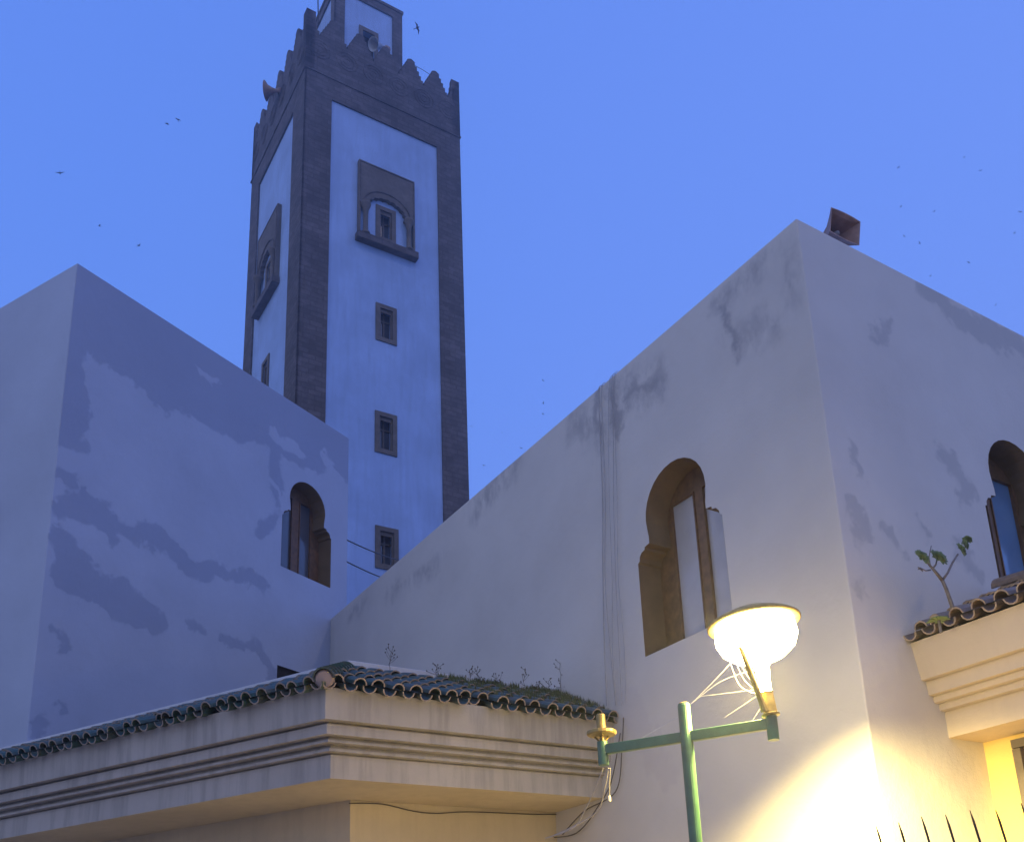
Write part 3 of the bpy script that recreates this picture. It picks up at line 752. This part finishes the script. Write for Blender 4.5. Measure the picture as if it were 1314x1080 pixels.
mb = MB(); strand(mb, [onpl(877, 915, PM, nrm), onpl(790, 965, PM - adir * .45, nrm)], .0008, .003); tag(mb.build('cobweb', M['web'], loc=PM), 'faint thread between the lamp pole and the far green arm', 'cobweb')

WB = K + oB * .02
rnd = random.Random(4)
lab = 'thin grey cable hanging down the hall wall from the roof edge above the annex end'
grp = 'thin cables hanging down the hall wall'
for (xt, xm, xb, r) in ((769, 776, 779, .009), (773, 780, 790, .006), (783, 785, 791, .005), (786, 791, 800, .006), (789, 795, 806, .004)):
    yt = 281 + (1022 - xt) * .8374 + 4
    top_ = onpl(xt, yt, K, oB); top_.z = 7.20
    pts = [top_ + oB * .03 - UZ * 0]
    for (x, y) in ((xt + (xm - xt) * .3, 560), (xt + (xm - xt) * .7, 640), (xm, 740), (xm + (xb - xm) * .5, 830), (xb, 905)):
        pts.append(onpl(x + rnd.uniform(-1, 1), y, WB, oB) + oB * rnd.uniform(0, .03))
    mb = MB(); strand(mb, [top_ - oB * .10 + UZ * .004, top_ + oB * .008 - UZ * .03] + pts[1:], r * .6, n=8, seg=6)
    tag(mb.build('cable', M['cable'], loc=top_), lab, 'cable', grp)
eL = PM - adir * .48 - UZ * .08
q = lambda x, y, D_=0.: onpl(x, y, eL + nrm * D_, nrm)
for (pts, r, lab) in (
    ([q(774, 985), q(764, 1010, .1), q(750, 1040, .5), q(735, 1062, .9), q(700, 1075, 1.6)], .0034, 'pale looping cable hanging furthest left below the broken lamp arm'),
    ([q(781, 985), q(776, 1010, .1), q(768, 1038, .4), q(745, 1055, .9), q(705, 1074, 1.6)], .0036, 'pale cable bending left below the broken lamp arm, right of the looping one'),
    ([q(783, 985), q(782, 1005, .1), q(782, 1020, .2)], .003, 'short cable dropping straight from the broken arm to a small cap')):
    mb = MB(); strand(mb, pts, r, n=8, seg=6); tag(mb.build('cable', M['cable'] if r > .0032 else M['cable'], loc=pts[0]), lab, 'cable')
mb = MB(); mb.lathe(q(782, 1028, .2), [(.008, 0), (.010, .004), (.010, .03), (.006, .034)], seg=12); tag(mb.build('end_plug', M['hornpale'], loc=q(782, 1028, .2)), 'small pale cap at the end of the short hanging cable', 'cap')
wz = lambda x, y: onpl(x, y, P0 - outC * (INS - .012), outC)
mb = MB(); strand(mb, [wz(448, 1030), wz(490, 1031), wz(530, 1040), wz(560, 1043), wz(600, 1041), wz(680, 1044), wz(724, 1046), wz(736, 1062), wz(744, 1085), wz(746, 1110)], .005, n=6, seg=6)
tag(mb.build('cable', M['cable_dark'], loc=wz(448, 1030)), 'dark sagging cable along the top of the annex wall under the soffit', 'cable')
for (pts, lab) in (([(722, 1070), (750, 1040), (790, 1015), (798, 960), (800, 920)], 'dark cable climbing from the wall clip to the end of the eaves'), ([(700, 1074), (740, 1068), (770, 1030), (785, 1000), (796, 940)], 'dark cable beside the end of the annex cornice, left one')):
    mb = MB(); pp = [onpl(x, y, K + oB * .03, oB) for x, y in pts]
    strand(mb, pp, .005, n=8, seg=6); tag(mb.build('cable', M['cable_dark'], loc=pp[0]), lab, 'cable')

# ------------------------------------------------------------------ succulent on the porch roof
PL = K + oC * .36
pp = lambda x, y, o_=0.: onpl(x, y, PL + oC * o_, oC)
def rosette(mb, c, ax, r, n, rnd, cup=.5):
    ax = V(ax).normalized(); a1 = ax.cross(V((.3, .9, .2))).normalized(); b1 = ax.cross(a1)
    for i in range(n):
        t = i * 2.39996; f = (i + .5) / n; el_ = cup * (1 - f) * 1.3 + .05
        rd = (a1 * math.cos(t) + b1 * math.sin(t)); out = (rd * math.cos(el_) + ax * math.sin(el_)).normalized()
        L = r * (.45 + .55 * f) * rnd.uniform(.85, 1.1); w = L * .17; sd2 = out.cross(ax).normalized()
        th = ax * .004
        p = [c, c + out * L * .45 + sd2 * w * .7 + ax * .003, c + out * L * .82 + sd2 * w, c + out * L - ax * .004, c + out * L * .82 - sd2 * w, c + out * L * .45 - sd2 * w * .7 + ax * .003]
        top = [mb.bm.verts.new(v) for v in p]; bot = [mb.bm.verts.new(v - th) for v in p]
        mb.bm.faces.new(top); mb.bm.faces.new(list(reversed(bot)))
        for j in range(6): mb.bm.faces.new((top[j], bot[j], bot[(j + 1) % 6], top[(j + 1) % 6]))
rs = random.Random(9)
base = pp(1226, 794)
sc = thing('succulent', 'branching succulent with green rosettes growing from the porch tiles', 'plant', base)
mb = MB(); mb.tube([base - UZ * .06, pp(1221, 775), pp(1214, 755), pp(1209, 744)], [.017, .015, .013, .013], 8); 
mb.tube([pp(1209, 744), pp(1200, 733), pp(1194, 726)], [.013, .010, .008], 8); mb.tube([pp(1210, 743), pp(1216, 735), pp(1222, 722), pp(1229, 711)], [.010, .008, .008, .007], 8)
mb.tube([pp(1194, 727), pp(1190, 722), pp(1186, 717)], [.007, .005, .005], 6); mb.tube([pp(1197, 729), pp(1201, 724), pp(1202, 719)], [.007, .006, .005], 6)
mb.tube([pp(1194, 727), pp(1192, 715), pp(1195, 700)], [.005, .004, .003], 6); mb.tube([pp(1194, 731), pp(1188, 732), pp(1182, 729)], [.006, .004, .004], 6)
mb.build('stem', M['stem'], sc, smooth=True)
up = (UZ * .45 + oC * .9)
for (x, y, r, n, ax, dz_) in ((1183, 715, .055, 34, up, 0), (1204, 716, .062, 38, up, .0), (1233, 705, .045, 26, up + dC * .6, 0), (1238, 698, .038, 22, up + dC * .8, .0), (1242, 692, .03, 16, UZ + dC * .7, .0)):
    mb = MB(); rosette(mb, pp(x, y), ax, r * 1.3, n + 44, rs, .9); mb.build('rosette', M['leaf'], sc)
mb = MB(); rosette(mb, pp(1181, 730), up, .03, 12, rs); mb.build('withered_rosette', M['stem'], sc)
b2 = pp(1205, 797, .02); s2 = thing('succulent', 'low flat rosette succulent on the porch tiles left of the branching one', 'plant', b2)
mb = MB(); rosette(mb, b2 + UZ * .01, UZ, .09, 30, rs, .25); mb.build('rosette', M['leaf'], s2)
mb = MB(); mb.tube([b2 - UZ * .08, b2 + UZ * .01], .01, 6); mb.build('stem', M['stem'], s2)

# ------------------------------------------------------------------ moss and dry weeds on the annex roof
mb = MB(); rw = random.Random(21)
slp = (outC * (u1 - u0) + UZ * (RISE[1][1] - RISE[0][1]))
for i in range(3400):
    t = 1.2 + 1.35 * rw.random() ** .75; f = 1 - rw.random() ** 1.5 * .9
    if noise.noise(V((t * 6, f * 5, 1))) < -.12: continue
    c = P0 + dC * t + outC * u0 + UZ * (RISE[0][1] + .09) + slp * f
    hgt = rw.uniform(.02, .075); w = rw.uniform(.003, .008); a_ = rw.uniform(0, math.tau); s_ = V((math.cos(a_), math.sin(a_), 0)) * w
    tip = c + UZ * hgt + V((rw.uniform(-.02, .02), rw.uniform(-.02, .02), 0))
    mb.face([c - s_, c + s_, tip])
tag(mb.build('moss', M['moss'], loc=P0 + dC * 2), 'green moss and tufts of grass on the annex tiles near the hall wall', 'moss', kind='stuff')
def weed(x, y, h_px, lab, seed):
    rq = random.Random(seed); plane = P0 - outC * .55
    b = onpl(x, y, plane, outC); mb = MB()
    tp = onpl(x + rq.uniform(-6, 6), y - h_px, plane, outC)
    main = [b.lerp(tp, k / 6) + V((rq.uniform(-1, 1), rq.uniform(-1, 1), 0)) * .012 * (k > 0) for k in range(7)]
    mb.tube([main[0] - UZ * .1] + main, .0022, 5)
    for k in range(2, 7):
        for _ in range(2):
            a_ = rq.uniform(0, math.tau); L = rq.uniform(.04, .11) * (1.1 - k / 9)
            en = main[k] + V((math.cos(a_) * L, math.sin(a_) * L, L * rq.uniform(.4, 1.1)))
            mb.tube([main[k], main[k].lerp(en, .6) + V((0, 0, -.004)), en], .0016, 4)
            mb.lathe(en - UZ * .005, [(.002, 0), (.0065, .005), (.005, .011), (.001, .014)], seg=6)
    return tag(mb.build('dry_weed', M['drystem'], loc=b), lab, 'weed', 'dry weeds growing out of the annex roof')
for i, (x, y, h, lab) in enumerate(((500, 862, 30, 'dry weed nearest the roof hip of the annex'), (618, 884, 24, 'dry weed by the middle of the short tiled eaves, left of a thin pair'), (640, 884, 16, 'shortest dry weed of the annex roof, between two thin ones'),
        (672, 890, 32, 'thin dry weed above the start of the green moss'), (690, 893, 14, 'tiny dry weed at the left edge of the moss'), (718, 897, 46, 'dry weed in the left half of the moss, left of the tallest one'),
        (735, 900, 62, 'tallest dry weed, rising from the middle of the moss'), (742, 901, 30, 'bushy dark dry weed just right of the tallest one'), (752, 903, 44, 'dry weed between the tallest one and the hanging cables'), (765, 905, 28, 'dry weed closest to the hanging cables'), (560, 872, 18, 'low dry weed on the bare tiles, second from the roof hip'), (604, 880, 20, 'low dry weed just left of the middle of the short tiled eaves'), (727, 899, 26, 'short dry weed immediately left of the tallest one'), (708, 896, 22, 'short dry weed in the left third of the moss'), (758, 904, 40, 'slim dry weed second from the hanging cables'))):
    weed(x, y, h, lab, 30 + i)

# ------------------------------------------------------------------ iron railing, tips of the bars at the lower right
ra = onz(1133, 1056, 2.2); rbp = onz(1288, 1035, 2.2); rdir = (rbp - ra); rdir.z = 0; stp = rdir / 5; rdir = rdir.normalized()
rn = rdir.cross(UZ).normalized()
if rn.dot(ra) > 0: rn = -rn
rl = thing('iron_railing', 'black iron railing with bent pointed bars in front of the porch', 'railing', V((ra.x, ra.y, 0)))
for k in range(-2, 16):
    p = V((ra.x, ra.y, 0)) + stp * k; rk = random.Random(k + 50)
    tz = 2.2 + rk.uniform(-.008, .008) - (.12 if k < 0 else 0)
    lean = -rdir * .012
    mb = MB(); pts = [p - rn * .05 + UZ * .1, p - rn * .05 + UZ * (tz - .45)]
    for t in (.3, .6, .9, 1): pts.append(p - rn * .05 * (1 - t) + lean * t * t - rdir * .02 * t * t + UZ * (tz - .45 + .45 * t))
    mb.tube(pts, [.005, .005, .005, .005, .0048, .0015], 6); mb.build('bar', M['dark_metal'], rl)
for z in (.25, 1.55):
    mb = MB(); mb.box(V((ra.x, ra.y, z)) + stp * 6.5 - rn * .05, rdir, rn, UZ, stp.length * 18.5, .03, .012); mb.build('rail', M['dark_metal'], rl)

# ------------------------------------------------------------------ birds
def bird(x, y, dist, span, roll_, yaw, lab):
    dist *= .7; span *= .75; c = CP + ray(x, y) * dist; mb = MB()
    f = V((math.cos(yaw), math.sin(yaw), .05)); s = f.cross(UZ).normalized(); s = (s * math.cos(roll_) + UZ * math.sin(roll_)); u = s.cross(f)
    L = span * .42
    mb.tube([c + f * L * .55, c + f * L * .42, c + f * L * .1, c - f * L * .25, c - f * L * .5], [.004, span * .045, span * .06, span * .03, .006], 6)
    for sg in (-1, 1):
        p = [c + f * L * .22, c + f * L * .30 + s * sg * span * .22 + u * span * .10, c - f * L * .12 + s * sg * span * .5 + u * span * .06, c - f * L * .02 + s * sg * span * .2 + u * span * .08, c - f * L * .16]
        tp = [mb.bm.verts.new(v + u * span * .01) for v in p]; bt = [mb.bm.verts.new(v - u * span * .01) for v in p]
        mb.bm.faces.new(tp); mb.bm.faces.new(list(reversed(bt)))
        for j in range(5): mb.bm.faces.new((tp[j], bt[j], bt[(j + 1) % 5], tp[(j + 1) % 5]))
    b1 = [c - f * L * .4, c - f * L * .85 + s * span * .07, c - f * L * .65, c - f * L * .85 - s * span * .07]
    vs = [mb.bm.verts.new(v) for v in b1]; mb.bm.faces.new(vs); 
    tag(mb.build('bird', M['bird'], loc=c), lab, 'bird', 'small dark birds flying in the blue sky')
BR = [(535, 36, 55, .5, 'bird gliding just right of the minaret lantern'),
 (214, 159, 60, .42, 'left bird of the pair flying left of the minaret'), (228, 154, 60, .36, 'right bird of the pair flying left of the minaret'),
 (77, 222, 60, .42, 'bird nearest the left edge of the picture, high above the side building'), (128, 290, 70, .34, 'lone bird just above the roof corner of the side building'), (178, 315, 70, .36, 'bird right of the side building roof corner, lowest on that side'),
 (697, 488, 80, .30, 'top bird of a column of three over the sloping hall roof'), (697, 517, 80, .30, 'middle bird of a column of three over the sloping hall roof'), (697, 531, 80, .36, 'bottom bird of a column of three over the sloping hall roof'),
 (605, 547, 90, .30, 'bird touching the right edge of the minaret shaft'), (644, 555, 90, .30, 'bird between the minaret and the column of three birds'), (621, 597, 80, .34, 'lowest bird, in the wedge of sky between minaret and hall roof'), (669, 575, 80, .34, 'bird skimming the sloping roof edge of the hall'),
 (1153, 215, 95, .34, 'bird above and right of the square rooftop loudspeaker, first of the flock'), (1237, 202, 95, .34, 'topmost bird of the flock above the right roof edge'), (1258, 219, 95, .36, 'bird just below the topmost one of the right flock'),
 (1156, 265, 95, .32, 'bird level with the top of the square rooftop loudspeaker'), (1199, 271, 95, .32, 'bird in the middle of the right flock'), (1160, 303, 95, .28, 'bird low and right of the square rooftop loudspeaker'), (1180, 312, 95, .34, 'bird close above the right roof edge near the loudspeaker'),
 (1243, 337, 95, .34, 'bird above the middle of the right roof edge'), (1194, 354, 95, .34, 'bird lowest above the right roof edge, near its chipped spot'), (1278, 391, 95, .32, 'bird low near the right edge, just over the roof'), (1309, 272, 95, .36, 'upper of two birds at the right edge of the picture'), (1302, 299, 95, .3, 'lower of two birds at the right edge of the picture')]
rb_ = random.Random(2)
for (x, y, dst, sp_, lab) in BR: bird(x, y, dst, sp_, rb_.uniform(-.9, .9), rb_.uniform(0, 6.28), lab)

# ------------------------------------------------------------------ thin haze volume added for a soft veil and lamp halo
HAZE = .0055
if HAZE:
    mb = MB(); mb.box((0, 30, 21), (1, 0, 0), (0, 1, 0), UZ, 184, 184, 44)
    g = bpy.data.materials.new('haze'); g.use_nodes = True; n_ = g.node_tree; n_.nodes.clear()
    o_ = n_.nodes.new('ShaderNodeOutputMaterial'); v_ = n_.nodes.new('ShaderNodeVolumePrincipled'); n_.links.new(v_.outputs[0], o_.inputs['Volume'])
    v_.inputs['Color'].default_value = (.85, .88, .95, 1); v_.inputs['Density'].default_value = HAZE; v_.inputs['Anisotropy'].default_value = .8
    tag(mb.build('haze', g), kind='stuff')
